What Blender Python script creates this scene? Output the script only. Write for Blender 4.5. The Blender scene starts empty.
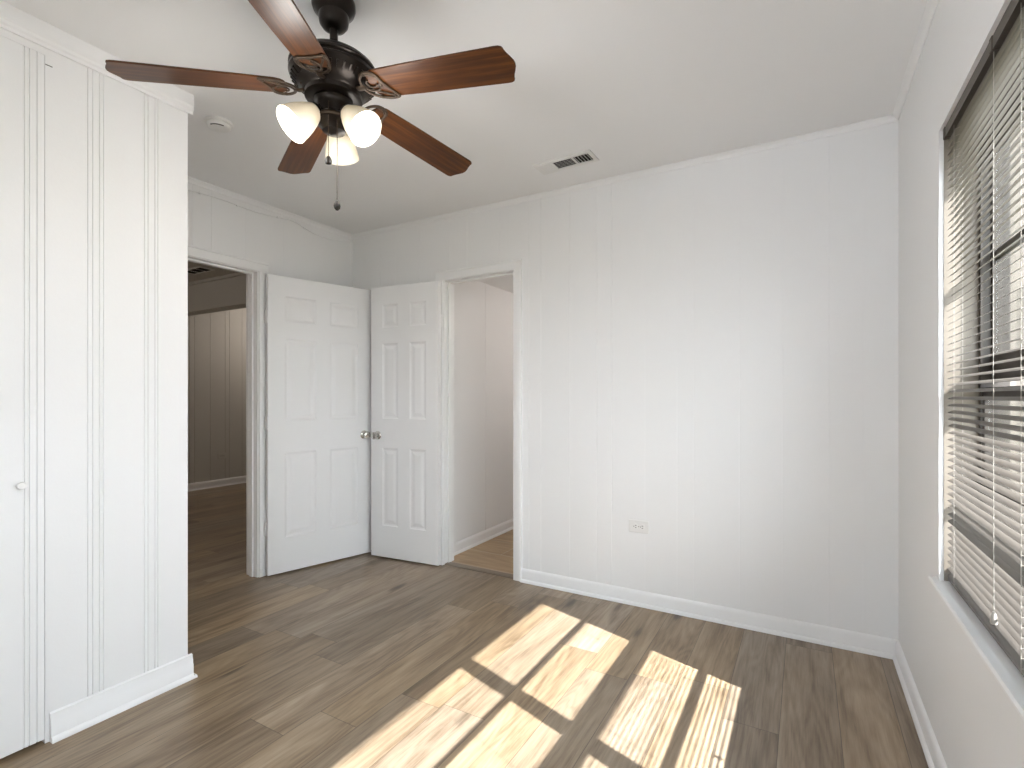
import bpy, bmesh, math, random
from mathutils import Vector, Matrix, Euler

sc = bpy.context.scene
COL = sc.collection
random.seed(7)
PI = math.pi

# ------------------------------------------------------------------ camera
CAM_H = 1.2125
cam_d = bpy.data.cameras.new('camera')
cam_d.sensor_width = 36.0
cam_d.lens = 510.0 / 1024.0 * 36.0
cam_d.shift_y = 12.4 / 1024.0
cam_d.clip_start = 0.02
cam = bpy.data.objects.new('camera', cam_d)
cam.location = (0, 0, CAM_H)
cam.rotation_euler = (PI / 2, 0, math.radians(29.9))
COL.objects.link(cam)
sc.camera = cam

# ------------------------------------------------------------------ view, sky, sun
sc.view_settings.view_transform = 'Standard'
sc.view_settings.look = 'None'
sc.view_settings.gamma = 1.0
sc.view_settings.use_curve_mapping = False
sc.view_settings.exposure = 0.21

world = bpy.data.worlds.new('sky')
sc.world = world
world.use_nodes = True
wn = world.node_tree
wn.nodes.clear()
w_out = wn.nodes.new('ShaderNodeOutputWorld')
w_bg = wn.nodes.new('ShaderNodeBackground')
w_tc = wn.nodes.new('ShaderNodeTexCoord')
w_sep = wn.nodes.new('ShaderNodeSeparateXYZ')
w_ramp = wn.nodes.new('ShaderNodeValToRGB')
w_ramp.color_ramp.elements[0].position = 0.0
w_ramp.color_ramp.elements[0].color = (0.88, 0.93, 1.0, 1)
w_ramp.color_ramp.elements[1].position = 0.7
w_ramp.color_ramp.elements[1].color = (0.80, 0.90, 1.0, 1)
wn.links.new(w_tc.outputs['Generated'], w_sep.inputs[0])
wn.links.new(w_sep.outputs['Z'], w_ramp.inputs[0])
wn.links.new(w_ramp.outputs[0], w_bg.inputs[0])
wn.links.new(w_bg.outputs[0], w_out.inputs[0])
w_bg.inputs[1].default_value = 10.0

SUN_DIR = Vector((-1.0, 0.326, -1.065)).normalized()
sun_d = bpy.data.lights.new('sun', 'SUN')
sun_d.energy = 30.0
sun_d.angle = math.radians(0.53)
sun_d.color = (0.985, 0.985, 1.0)
sun = bpy.data.objects.new('sun', sun_d)
sun.rotation_euler = SUN_DIR.to_track_quat('-Z', 'Y').to_euler()
sun.location = (6, -2, 7)
COL.objects.link(sun)

LAMP_W = 4.0          # each bulb of the ceiling fan
BATH_FILL_W = 7.5          # unseen fill lamp added in the bathroom
HALL_FILL_W = 13.0          # unseen fill lamp added in the hall

# ------------------------------------------------------------------ dimensions (metres, camera above the origin)
XR = 0.374      # right wall face
YB = 2.936      # back wall face
H = 2.511       # ceiling
XL = -3.176     # left wall face
XC = -2.302     # closet wall face
YC = 1.206      # closet corner
YN = -1.0       # wall behind the camera
T = 0.12        # wall thickness

# ------------------------------------------------------------------ materials
def new_mat(name):
    m = bpy.data.materials.new(name)
    m.use_nodes = True
    nt = m.node_tree
    return m, nt, nt.nodes['Principled BSDF']

def N(nt, kind, **kw):
    n = nt.nodes.new(kind)
    for k, v in kw.items():
        setattr(n, k, v)
    return n

def math_node(nt, op, a, b=None, c=None):
    n = nt.nodes.new('ShaderNodeMath')
    n.operation = op
    for i, v in enumerate((a, b, c)):
        if v is None:
            continue
        if isinstance(v, (int, float)):
            n.inputs[i].default_value = v
        else:
            nt.links.new(v, n.inputs[i])
    return n.outputs[0]

def mix_col(nt, fac, a, b, blend='MIX'):
    n = nt.nodes.new('ShaderNodeMix')
    n.data_type = 'RGBA'
    n.blend_type = blend
    for sock, v in ((n.inputs[0], fac), (n.inputs[6], a), (n.inputs[7], b)):
        if isinstance(v, (int, float)):
            sock.default_value = v
        elif isinstance(v, tuple):
            sock.default_value = v if len(v) == 4 else v + (1,)
        else:
            nt.links.new(v, sock)
    return n.outputs[2]

def noise(nt, vec, scale, detail=3.0, rough=0.55, dist=0.0):
    n = nt.nodes.new('ShaderNodeTexNoise')
    n.inputs['Scale'].default_value = scale
    n.inputs['Detail'].default_value = detail
    n.inputs['Roughness'].default_value = rough
    n.inputs['Distortion'].default_value = dist
    if vec is not None:
        nt.links.new(vec, n.inputs['Vector'])
    return n.outputs['Fac']

def ramp(nt, fac, stops):
    n = nt.nodes.new('ShaderNodeValToRGB')
    cr = n.color_ramp
    while len(cr.elements) < len(stops):
        cr.elements.new(0.5)
    for e, (p, c) in zip(cr.elements, stops):
        e.position = p
        e.color = c if len(c) == 4 else tuple(c) + (1,)
    nt.links.new(fac, n.inputs[0])
    return n.outputs[0]

def paint(name, col, rough=0.5, var=0.03, bump=0.02, scale=18.0, spec=0.35):
    m, nt, p = new_mat(name)
    tc = N(nt, 'ShaderNodeTexCoord')
    f = noise(nt, tc.outputs['Object'], scale * 0.12, 4)
    c1 = tuple(max(0, x * (1 - var)) for x in col)
    c2 = tuple(min(1, x * (1 + var)) for x in col)
    nt.links.new(mix_col(nt, f, c1, c2), p.inputs['Base Color'])
    p.inputs['Roughness'].default_value = rough
    p.inputs['Specular IOR Level'].default_value = spec
    b = N(nt, 'ShaderNodeBump')
    b.inputs['Strength'].default_value = bump
    b.inputs['Distance'].default_value = 0.004
    nt.links.new(noise(nt, tc.outputs['Object'], scale * 6, 3), b.inputs['Height'])
    nt.links.new(b.outputs[0], p.inputs['Normal'])
    return m

def metal(name, col, rough=0.35, metallic=1.0, var=0.15):
    m, nt, p = new_mat(name)
    tc = N(nt, 'ShaderNodeTexCoord')
    f = noise(nt, tc.outputs['Object'], 30, 4)
    nt.links.new(mix_col(nt, f, tuple(x * (1 - var) for x in col), tuple(min(1, x * (1 + var)) for x in col)), p.inputs['Base Color'])
    nt.links.new(math_node(nt, 'MULTIPLY_ADD', f, 0.15, rough - 0.07), p.inputs['Roughness'])
    p.inputs['Metallic'].default_value = metallic
    return m

M = {}
M['wall'] = paint('white_wall_paint', (0.86, 0.86, 0.86), 0.55, 0.012, 0.05)
M['ceiling'] = paint('white_ceiling_paint', (0.88, 0.88, 0.88), 0.8, 0.012, 0.06)
M['trim'] = paint('white_gloss_trim_paint', (0.88, 0.88, 0.88), 0.33, 0.01, 0.03)
M['door'] = paint('white_door_paint', (0.87, 0.87, 0.87), 0.36, 0.01, 0.03)
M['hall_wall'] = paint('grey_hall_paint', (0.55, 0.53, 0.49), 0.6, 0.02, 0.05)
M['plastic'] = paint('white_plastic', (0.82, 0.815, 0.80), 0.35, 0.01, 0.0)
M['dark_void'] = paint('dark_duct_lining', (0.03, 0.028, 0.025), 0.8, 0.2, 0.0)
M['bronze'] = metal('oil_rubbed_bronze', (0.017, 0.012, 0.009), 0.30, 0.6, 0.3)
M['fob'] = paint('black_walnut_fob', (0.012, 0.009, 0.007), 0.45, 0.2, 0.0)
M['iron'] = metal('brushed_bronze_bracket', (0.085, 0.062, 0.045), 0.38, 0.85, 0.3)
M['nickel'] = metal('satin_nickel', (0.60, 0.58, 0.54), 0.22, 1.0, 0.05)
M['frame'] = metal('dark_bronze_window_aluminium', (0.050, 0.042, 0.035), 0.5, 0.2, 0.15)
M['cord'] = paint('white_ladder_cord', (0.42, 0.39, 0.35), 0.7, 0.03, 0.0)
M['rail'] = paint('shaded_head_rail_enamel', (0.085, 0.073, 0.062), 0.4, 0.04, 0.0)  # backlit shade on head rail and brackets put into the colour
M['liner'] = paint('beige_window_liner_vinyl', (0.22, 0.19, 0.158), 0.45, 0.03, 0.02)
M['strip'] = metal('grey_brown_threshold_strip', (0.24, 0.20, 0.16), 0.4, 0.4, 0.1)
M['outlet_slot'] = paint('outlet_slot_shadow_plastic', (0.10, 0.095, 0.09), 0.6, 0.05, 0.0)
M['stucco'] = paint('beige_house_siding', (0.125, 0.108, 0.090), 0.8, 0.05, 0.2)
M['shingle'] = paint('grey_roof_shingle', (0.20, 0.18, 0.165), 0.85, 0.2, 0.3)
M['ground'] = paint('dry_grass_and_soil', (0.16, 0.15, 0.11), 0.9, 0.2, 0.2)

# slats: cream enamel, a little light comes through
def slat_mat():
    m, nt, p = new_mat('cream_slat_enamel')
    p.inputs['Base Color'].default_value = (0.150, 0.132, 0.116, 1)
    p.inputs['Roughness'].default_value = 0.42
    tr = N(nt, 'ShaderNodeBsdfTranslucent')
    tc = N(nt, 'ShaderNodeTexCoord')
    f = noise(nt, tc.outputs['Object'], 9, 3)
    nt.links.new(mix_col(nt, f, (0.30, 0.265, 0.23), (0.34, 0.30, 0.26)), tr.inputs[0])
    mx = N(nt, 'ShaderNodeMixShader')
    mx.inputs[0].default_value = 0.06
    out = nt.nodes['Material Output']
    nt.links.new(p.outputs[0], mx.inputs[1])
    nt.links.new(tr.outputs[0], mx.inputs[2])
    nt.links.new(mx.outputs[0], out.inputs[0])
    return m
M['slat'] = slat_mat()

def glass_mat():
    m, nt, p = new_mat('clear_window_glass')
    nt.nodes.remove(p)
    t = N(nt, 'ShaderNodeBsdfTransparent')
    t.inputs[0].default_value = (0.96, 0.97, 0.96, 1)
    g = N(nt, 'ShaderNodeBsdfGlossy')
    g.inputs['Roughness'].default_value = 0.02
    fr = N(nt, 'ShaderNodeLayerWeight')
    fr.inputs[0].default_value = 0.5
    fac = math_node(nt, 'MULTIPLY_ADD', math_node(nt, 'POWER', fr.outputs['Facing'], 5.0), 0.9, 0.03)
    mx = N(nt, 'ShaderNodeMixShader')
    nt.links.new(fac, mx.inputs[0])
    nt.links.new(t.outputs[0], mx.inputs[1])
    nt.links.new(g.outputs[0], mx.inputs[2])
    nt.links.new(mx.outputs[0], nt.nodes['Material Output'].inputs[0])
    return m
M['glass'] = glass_mat()

def shade_mat():
    m, nt, p = new_mat('frosted_lamp_glass')
    p.inputs['Base Color'].default_value = (0.92, 0.84, 0.68, 1)
    p.inputs['Roughness'].default_value = 0.3
    tr = N(nt, 'ShaderNodeBsdfTranslucent')
    tc = N(nt, 'ShaderNodeTexCoord')
    f = noise(nt, tc.outputs['Object'], 20, 2)
    nt.links.new(mix_col(nt, f, (0.95, 0.86, 0.68), (0.98, 0.90, 0.74)), tr.inputs[0])
    mx = N(nt, 'ShaderNodeMixShader')
    mx.inputs[0].default_value = 0.07
    nt.links.new(p.outputs[0], mx.inputs[1])
    nt.links.new(tr.outputs[0], mx.inputs[2])
    nt.links.new(mx.outputs[0], nt.nodes['Material Output'].inputs[0])
    return m
M['shade'] = shade_mat()

def bulb_mat():
    m, nt, p = new_mat('lit_bulb')
    p.inputs['Base Color'].default_value = (1, 0.97, 0.9, 1)
    p.inputs['Emission Color'].default_value = (1, 0.93, 0.80, 1)
    p.inputs['Emission Strength'].default_value = 4.0
    return m
M['bulb'] = bulb_mat()

def plank_mat():
    m, nt, p = new_mat('grey_brown_oak_planks')
    L = nt.links
    geo = N(nt, 'ShaderNodeNewGeometry')
    sep = N(nt, 'ShaderNodeSeparateXYZ')
    L.new(geo.outputs['Position'], sep.inputs[0])
    X, Y = sep.outputs[0], sep.outputs[1]
    W, LEN = 0.192, 1.22
    px = math_node(nt, 'DIVIDE', math_node(nt, 'SUBTRACT', X, 0.110), W)
    ix = math_node(nt, 'FLOOR', px)
    fx = math_node(nt, 'FRACT', math_node(nt, 'ADD', px, 100.0))
    wn1 = N(nt, 'ShaderNodeTexWhiteNoise', noise_dimensions='1D')
    L.new(ix, wn1.inputs['W'])
    py = math_node(nt, 'DIVIDE', math_node(nt, 'ADD', Y, math_node(nt, 'MULTIPLY', wn1.outputs[0], 5.0)), LEN)
    iy = math_node(nt, 'FLOOR', py)
    fy = math_node(nt, 'FRACT', math_node(nt, 'ADD', py, 100.0))
    cid = N(nt, 'ShaderNodeCombineXYZ')
    L.new(ix, cid.inputs[0]); L.new(iy, cid.inputs[1])
    wn2 = N(nt, 'ShaderNodeTexWhiteNoise', noise_dimensions='3D')
    L.new(cid.outputs[0], wn2.inputs['Vector'])
    rid = wn2.outputs['Value']
    sepc = N(nt, 'ShaderNodeSeparateColor')
    L.new(wn2.outputs['Color'], sepc.inputs[0])
    def gvec(sx, sy):
        c = N(nt, 'ShaderNodeCombineXYZ')
        L.new(math_node(nt, 'ADD', math_node(nt, 'MULTIPLY', X, sx), math_node(nt, 'MULTIPLY', rid, 37.0)), c.inputs[0])
        L.new(math_node(nt, 'ADD', math_node(nt, 'MULTIPLY', Y, sy), math_node(nt, 'MULTIPLY', sepc.outputs[0], 19.0)), c.inputs[1])
        L.new(math_node(nt, 'MULTIPLY', rid, 11.0), c.inputs[2])
        return c.outputs[0]
    broad = noise(nt, gvec(9, 1.3), 1.0, 4, 0.6, 0.6)
    streak = noise(nt, gvec(38, 1.8), 1.0, 5, 0.65, 0.5)
    fine = noise(nt, gvec(190, 7.0), 1.0, 4, 0.6, 0.2)
    # cathedral figure: bands of a stretched noise
    fig = noise(nt, gvec(6.0, 0.9), 1.0, 1.5, 0.5, 0.4)
    bands = math_node(nt, 'SINE', math_node(nt, 'MULTIPLY', fig, 95.0))
    bands = math_node(nt, 'MULTIPLY_ADD', bands, 0.5, 0.5)
    # grain value
    g = math_node(nt, 'MULTIPLY_ADD', broad, 0.55, math_node(nt, 'MULTIPLY', streak, 0.35))
    g = math_node(nt, 'ADD', g, math_node(nt, 'MULTIPLY', bands, 0.06))
    g = math_node(nt, 'ADD', g, math_node(nt, 'MULTIPLY_ADD', fine, 0.26, -0.13))
    g = math_node(nt, 'MULTIPLY_ADD', g, 1.3, -0.145)
    base = ramp(nt, g, [(0.12, (0.070, 0.047, 0.029)), (0.34, (0.165, 0.120, 0.079)),
                        (0.50, (0.260, 0.200, 0.140)), (0.66, (0.335, 0.267, 0.195)), (0.90, (0.40, 0.330, 0.250))])
    warm = mix_col(nt, sepc.outputs[1], (0.98, 0.99, 1.03), (1.06, 0.97, 0.82))
    base = mix_col(nt, 1.0, base, warm, 'MULTIPLY')
    bright = math_node(nt, 'MULTIPLY_ADD', sepc.outputs[2], 0.34, 0.86)
    cb = N(nt, 'ShaderNodeCombineXYZ')
    for i in range(3):
        L.new(bright, cb.inputs[i])
    base = mix_col(nt, 1.0, base, cb.outputs[0], 'MULTIPLY')
    # knots
    vor = N(nt, 'ShaderNodeTexVoronoi')
    vor.inputs['Scale'].default_value = 1.0
    L.new(gvec(5.5, 1.7), vor.inputs['Vector'])
    vsep = N(nt, 'ShaderNodeSeparateColor')
    L.new(vor.outputs['Color'], vsep.inputs[0])
    isk = math_node(nt, 'GREATER_THAN', vsep.outputs[0], 0.55)
    kd = math_node(nt, 'ADD', vor.outputs['Distance'], math_node(nt, 'MULTIPLY_ADD', streak, 0.16, -0.08))
    knot = ramp(nt, kd, [(0.02, (1, 1, 1)), (0.085, (0.75, 0.75, 0.75)), (0.16, (0.12, 0.12, 0.12)), (0.27, (0, 0, 0))])
    kf = math_node(nt, 'MULTIPLY', isk, knot)
    base = mix_col(nt, math_node(nt, 'MULTIPLY', kf, 0.85), base, (0.035, 0.024, 0.017))
    # joints
    ex = math_node(nt, 'MINIMUM', fx, math_node(nt, 'SUBTRACT', 1.0, fx))
    ey = math_node(nt, 'MINIMUM', fy, math_node(nt, 'SUBTRACT', 1.0, fy))
    seam = math_node(nt, 'MAXIMUM', math_node(nt, 'LESS_THAN', ex, 0.0012 / W), math_node(nt, 'LESS_THAN', ey, 0.0012 / LEN))
    base = mix_col(nt, math_node(nt, 'MULTIPLY', seam, 0.62), base, (0.030, 0.022, 0.016))
    L.new(base, p.inputs['Base Color'])
    L.new(math_node(nt, 'MULTIPLY_ADD', fine, 0.12, 0.27), p.inputs['Roughness'])
    p.inputs['Specular IOR Level'].default_value = 0.55
    b = N(nt, 'ShaderNodeBump')
    b.inputs['Strength'].default_value = 0.07
    b.inputs['Distance'].default_value = 0.002
    L.new(math_node(nt, 'SUBTRACT', fine, math_node(nt, 'MULTIPLY', seam, 1.5)), b.inputs['Height'])
    L.new(b.outputs[0], p.inputs['Normal'])
    return m
M['planks'] = plank_mat()

def tile_mat():
    m, nt, p = new_mat('tan_floor_tile')
    L = nt.links
    geo = N(nt, 'ShaderNodeNewGeometry')
    mp = N(nt, 'ShaderNodeMapping')
    mp.inputs['Location'].default_value = (0.16, 0.07, 0)
    L.new(geo.outputs['Position'], mp.inputs[0])
    br = N(nt, 'ShaderNodeTexBrick', offset=0.5)
    br.inputs['Scale'].default_value = 1.0
    br.inputs['Brick Width'].default_value = 0.62
    br.inputs['Row Height'].default_value = 0.31
    br.inputs['Mortar Size'].default_value = 0.004
    br.inputs['Color1'].default_value = (0.40, 0.28, 0.165, 1)
    br.inputs['Color2'].default_value = (0.46, 0.33, 0.20, 1)
    br.inputs['Mortar'].default_value = (0.52, 0.44, 0.33, 1)
    L.new(mp.outputs[0], br.inputs['Vector'])
    st = N(nt, 'ShaderNodeMapping')
    st.inputs['Scale'].default_value = (3, 22, 1)
    L.new(geo.outputs['Position'], st.inputs[0])
    f = noise(nt, st.outputs[0], 1.0, 5, 0.6, 0.4)
    k = ramp(nt, f, [(0.3, (0.72, 0.70, 0.68)), (0.7, (1.12, 1.12, 1.12))])
    L.new(mix_col(nt, 1.0, br.outputs['Color'], k, 'MULTIPLY'), p.inputs['Base Color'])
    p.inputs['Roughness'].default_value = 0.4
    return m
M['tile'] = tile_mat()

def blade_mat():
    m, nt, p = new_mat('walnut_fan_blade_veneer')
    L = nt.links
    tc = N(nt, 'ShaderNodeTexCoord')
    mp = N(nt, 'ShaderNodeMapping')
    mp.inputs['Scale'].default_value = (2.2, 42, 3)
    L.new(tc.outputs['Object'], mp.inputs[0])
    f = noise(nt, mp.outputs[0], 1.0, 5, 0.6, 0.6)
    mp2 = N(nt, 'ShaderNodeMapping')
    mp2.inputs['Scale'].default_value = (5, 200, 8)
    L.new(tc.outputs['Object'], mp2.inputs[0])
    f2 = noise(nt, mp2.outputs[0], 1.0, 3)
    g = math_node(nt, 'MULTIPLY_ADD', f2, 0.25, math_node(nt, 'MULTIPLY', f, 0.8))
    c = ramp(nt, g, [(0.30, (0.018, 0.006, 0.003)), (0.5, (0.062, 0.021, 0.006)), (0.72, (0.15, 0.054, 0.013))])
    L.new(c, p.inputs['Base Color'])
    p.inputs['Roughness'].default_value = 0.36
    p.inputs['Specular IOR Level'].default_value = 0.28
    return m
M['blade'] = blade_mat()

# ------------------------------------------------------------------ mesh helpers
def link_mesh(name, bm, m, parent=None, smooth=None, bevel=None):
    bmesh.ops.remove_doubles(bm, verts=bm.verts[:], dist=1e-6)
    bmesh.ops.recalc_face_normals(bm, faces=bm.faces[:])
    me = bpy.data.meshes.new(name)
    bm.to_mesh(me)
    bm.free()
    me.materials.append(m)
    o = bpy.data.objects.new(name, me)
    COL.objects.link(o)
    if parent is not None:
        o.parent = parent
    if smooth is not None:
        for p in me.polygons:
            p.use_smooth = True
        md = o.modifiers.new('edges', 'EDGE_SPLIT')
        md.split_angle = math.radians(smooth)
    if bevel:
        md = o.modifiers.new('bevel', 'BEVEL')
        md.width = bevel
        md.segments = 2
        md.limit_method = 'ANGLE'
        md.angle_limit = math.radians(40)
    return o

def tag(o, label=None, cat=None, group=None, kind=None):
    if label: o['label'] = label
    if cat: o['category'] = cat
    if group: o['group'] = group
    if kind: o['kind'] = kind
    return o

def struct(o, label, cat):
    return tag(o, label, cat, kind='structure')

def empty(name, loc=(0, 0, 0), rz=0.0, mat=None):
    o = bpy.data.objects.new(name, None)
    o.empty_display_size = 0.1
    COL.objects.link(o)
    if mat is not None:
        o.matrix_world = mat
    else:
        o.location = loc
        o.rotation_euler = (0, 0, rz)
    return o

def add_box(bm, lo, hi, mat=None):
    r = bmesh.ops.create_cube(bm, size=1.0)
    lo, hi = Vector(lo), Vector(hi)
    c, d = (lo + hi) / 2, hi - lo
    for v in r['verts']:
        v.co = Vector((v.co.x * d.x, v.co.y * d.y, v.co.z * d.z)) + c
        if mat is not None:
            v.co = mat @ v.co
    return r['verts']

def box_bm(lo, hi, mat=None):
    bm = bmesh.new()
    add_box(bm, lo, hi, mat)
    return bm

def add_lathe(bm, prof, seg=48, mat=None, closed=False):
    rings = []
    for r, z in prof:
        if r < 1e-5:
            v = Vector((0, 0, z))
            rings.append([bm.verts.new(mat @ v if mat is not None else v)])
        else:
            ring = []
            for k in range(seg):
                a = 2 * PI * k / seg
                v = Vector((r * math.cos(a), r * math.sin(a), z))
                ring.append(bm.verts.new(mat @ v if mat is not None else v))
            rings.append(ring)
    pairs = list(zip(rings[:-1], rings[1:]))
    if closed:
        pairs.append((rings[-1], rings[0]))
    for a, b in pairs:
        n = max(len(a), len(b))
        if n == 1:
            continue
        for k in range(n):
            k2 = (k + 1) % n
            if len(a) == 1:
                bm.faces.new((a[0], b[k], b[k2]))
            elif len(b) == 1:
                bm.faces.new((a[k], b[0], a[k2]))
            else:
                bm.faces.new((a[k], b[k], b[k2], a[k2]))
    for ring in (rings[0], rings[-1]):
        if len(ring) > 1 and not closed:
            bm.faces.new(ring)

def add_tube(bm, pts, r, seg=8, closed=False, flat=1.0, up=Vector((0, 0, 1))):
    pts = [Vector(p) for p in pts]
    n = len(pts)
    rings = []
    for i, p in enumerate(pts):
        if closed:
            t = pts[(i + 1) % n] - pts[i - 1]
        else:
            t = pts[min(i + 1, n - 1)] - pts[max(i - 1, 0)]
        t.normalize()
        u = up if abs(t.dot(up)) < 0.95 else Vector((1, 0, 0))
        s = t.cross(u).normalized()
        u = s.cross(t).normalized()
        rings.append([bm.verts.new(p + (s * math.cos(2 * PI * k / seg) + u * math.sin(2 * PI * k / seg) * flat) * r) for k in range(seg)])
    m = n if closed else n - 1
    for i in range(m):
        a, b = rings[i], rings[(i + 1) % n]
        for k in range(seg):
            k2 = (k + 1) % seg
            bm.faces.new((a[k], a[k2], b[k2], b[k]))
    if not closed:
        bm.faces.new(rings[0][::-1])
        bm.faces.new(rings[-1])

def add_prism(bm, prof, a, b, mapf):
    """extrude a closed 2D profile [(p, q)] from a to b along one axis; mapf(s, p, q) -> point"""
    va = [bm.verts.new(mapf(a, p, q)) for p, q in prof]
    vb = [bm.verts.new(mapf(b, p, q)) for p, q in prof]
    n = len(prof)
    for k in range(n):
        k2 = (k + 1) % n
        bm.faces.new((va[k], va[k2], vb[k2], vb[k]))
    bm.faces.new(va[::-1])
    bm.faces.new(vb)

def wall_bm(u0, u1, z0, z1, thick, mapf, holes=(), grooves=(), back_grooves=False):
    """wall slab with door/window holes and V grooves; mapf(u, depth, z): depth 0 = face, + into the wall"""
    us = {}
    def addu(u, d=0.0):
        us[round(u, 5)] = max(us.get(round(u, 5), 0.0), d)
    addu(u0); addu(u1)
    for h in holes:
        addu(h[0]); addu(h[1])
    for g in grooves:
        gu, gw, gd = g
        if gu - gw / 2 <= u0 or gu + gw / 2 >= u1:
            continue
        if any(abs(gu - e) < gw for h in holes for e in h[:2]):
            continue
        addu(gu - gw / 2); addu(gu, gd); addu(gu + gw / 2)
    U = sorted(us)
    Z = sorted({z0, z1} | {h[2] for h in holes} | {h[3] for h in holes})
    Z = [z for z in Z if z0 <= z <= z1]
    def solid(i, j):
        if i < 0 or j < 0 or i >= len(U) - 1 or j >= len(Z) - 1:
            return False
        uc, zc = (U[i] + U[i + 1]) / 2, (Z[j] + Z[j + 1]) / 2
        return not any(h[0] < uc < h[1] and h[2] < zc < h[3] for h in holes)
    bm = bmesh.new()
    cache = {}
    def V(i, j, side):
        k = (i, j, side)
        if k not in cache:
            cache[k] = bm.verts.new(mapf(U[i], us[U[i]] if side == 0 else thick, Z[j]))
        return cache[k]
    for i in range(len(U) - 1):
        for j in range(len(Z) - 1):
            if not solid(i, j):
                continue
            for s in (0, 1):
                bm.faces.new((V(i, j, s), V(i + 1, j, s), V(i + 1, j + 1, s), V(i, j + 1, s)))
            for di, dj, e in ((-1, 0, ((i, j), (i, j + 1))), (1, 0, ((i + 1, j), (i + 1, j + 1))),
                              (0, -1, ((i, j), (i + 1, j))), (0, 1, ((i, j + 1), (i + 1, j + 1)))):
                if not solid(i + di, j + dj):
                    (a, b), (c, d) = e
                    bm.faces.new((V(a, b, 0), V(c, d, 0), V(c, d, 1), V(a, b, 1)))
    return bm

# coordinate maps for walls / mouldings
def map_right(u, d, z): return Vector((XR + d, u, z))
def map_back(u, d, z): return Vector((u, YB + d, z))
def map_left(u, d, z): return Vector((XL - d, u, z))
def map_closet(u, d, z): return Vector((XC - d, u, z))

# ------------------------------------------------------------------ setting: bedroom
WY0, WY1, WZ0, WZ1 = 0.46, 2.113, 0.6125, 2.067       # window opening
WT = 0.17                                             # right wall thickness
D1Y0, D1Y1, DZ = 1.340, 2.108, 2.045                  # doorway in the left wall
D2X0, D2X1 = -2.252, -1.677                           # doorway in the back wall

bm = bmesh.new()
add_box(bm, (-7.0, -2.2, -0.10), (XR + WT, 2.99, 0.0))
add_box(bm, (-7.0, 2.99, -0.10), (-3.24, 5.2, 0.0))
floor = struct(link_mesh('floor', bm, M['planks']), 'grey brown oak plank floor running from bedroom into the hall', 'floor')

bm = box_bm((XL - 0.06, YN - T, H), (XR + WT, YB + 0.06, H + 0.10))
struct(link_mesh('ceiling', bm, M['ceiling']), 'flat white bedroom ceiling', 'ceiling')

bm = wall_bm(YN - T, YB + T, 0, H, WT, map_right, holes=[(WY0, WY1, WZ0, WZ1)])
struct(link_mesh('wall_right', bm, M['wall']), 'smooth white wall on the right with the wide window', 'wall')

bg = [-2.866, -2.721, -2.475, -2.20, -2.05, -1.781, -1.560, -1.473, -1.271, -1.094, -1.000, -0.80, -0.62, -0.53, -0.30, -0.10, 0.10, 0.24]
bgr = []
for g in bg:
    dep = 0.0022 if g < -0.95 else 0.0007
    bgr.append((g, 0.007, dep))
bm = wall_bm(XL - T, XR + 0.02, 0, H, T, map_back, holes=[(D2X0 - 0.012, D2X1 + 0.012, -1, DZ + 0.012)], grooves=bgr)
struct(link_mesh('wall_back', bm, M['wall']), 'white grooved panel wall at the back with the narrow doorway', 'wall')

lg = [(1.688, 0.006, 0.0015), (1.801, 0.006, 0.0015), (2.02, 0.006, 0.0008), (2.30, 0.006, 0.0008), (2.62, 0.006, 0.0008)]
bm = wall_bm(YC - 0.1, YB + 0.02, 0, H, T, map_left, holes=[(D1Y0 - 0.012, D1Y1 + 0.012, -1, DZ + 0.012)], grooves=lg)
struct(link_mesh('wall_left', bm, M['wall']), 'white wall on the left with the hall doorway', 'wall')

# closet wall: bump-out with its own door
CD1 = 0.731                                          # right edge of the closet door
cg = [(y, 0.0045, 0.0040) for y in (0.853, 0.868, 0.889, 0.902, 1.040, 1.053, 1.078, 1.089)]
bm = wall_bm(YN - T, YC, 0, H, T, map_closet, holes=[(-0.05, CD1, -1, 2.405)], grooves=cg)
add_box(bm, (XL - 0.02, YC - T, 0), (XC - T, YC, H))
struct(link_mesh('wall_closet', bm, M['wall']), 'white panelled closet wall jutting out at the far left', 'wall')
bm = box_bm((XL, -0.3, 0), (XL + 0.05, YC - T, H))
struct(link_mesh('wall_closet_inner', bm, M['wall']), 'inner back wall of the closet', 'wall')

bm = wall_bm(XL - T, XR + WT, 0, H, T, lambda u, d, z: Vector((u, YN - d, z)), holes=[(-1.0, -0.05, 1.0, 1.85)])  # opening added in the unseen wall to let sky light in as fill
struct(link_mesh('wall_front', bm, M['wall']), 'white wall behind the camera with a small opening added for sky fill', 'wall')

# ---- crown mouldings (small coves)
cove = [(0, 0), (0.026, 0), (0.026, 0.004), (0.020, 0.007), (0.012, 0.012), (0.007, 0.020), (0.005, 0.026), (0, 0.026)]
def crown(name, mapf, a, b, label):
    bm = bmesh.new()
    add_prism(bm, cove, a, b, lambda s, p, q: mapf(s, -p, H - q))
    return struct(link_mesh(name, bm, M['trim'], smooth=50), label, 'crown moulding')
crown('trim_1', map_back, XL, XR, 'thin white crown moulding along the top of the back wall')
crown('trim_2', map_right, YN, YB, 'thin white crown moulding along the top of the window wall')
cove_big = [(0, 0), (0.024, 0), (0.024, 0.005), (0.018, 0.009), (0.011, 0.016), (0.007, 0.023), (0.006, 0.030), (0, 0.030)]
bm = bmesh.new()
add_prism(bm, cove_big, YC, YB, lambda s, p, q: map_left(s, -p, H - q))
struct(link_mesh('trim_3', bm, M['trim'], smooth=50), 'white crown moulding above the hall doorway', 'crown moulding')
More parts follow.
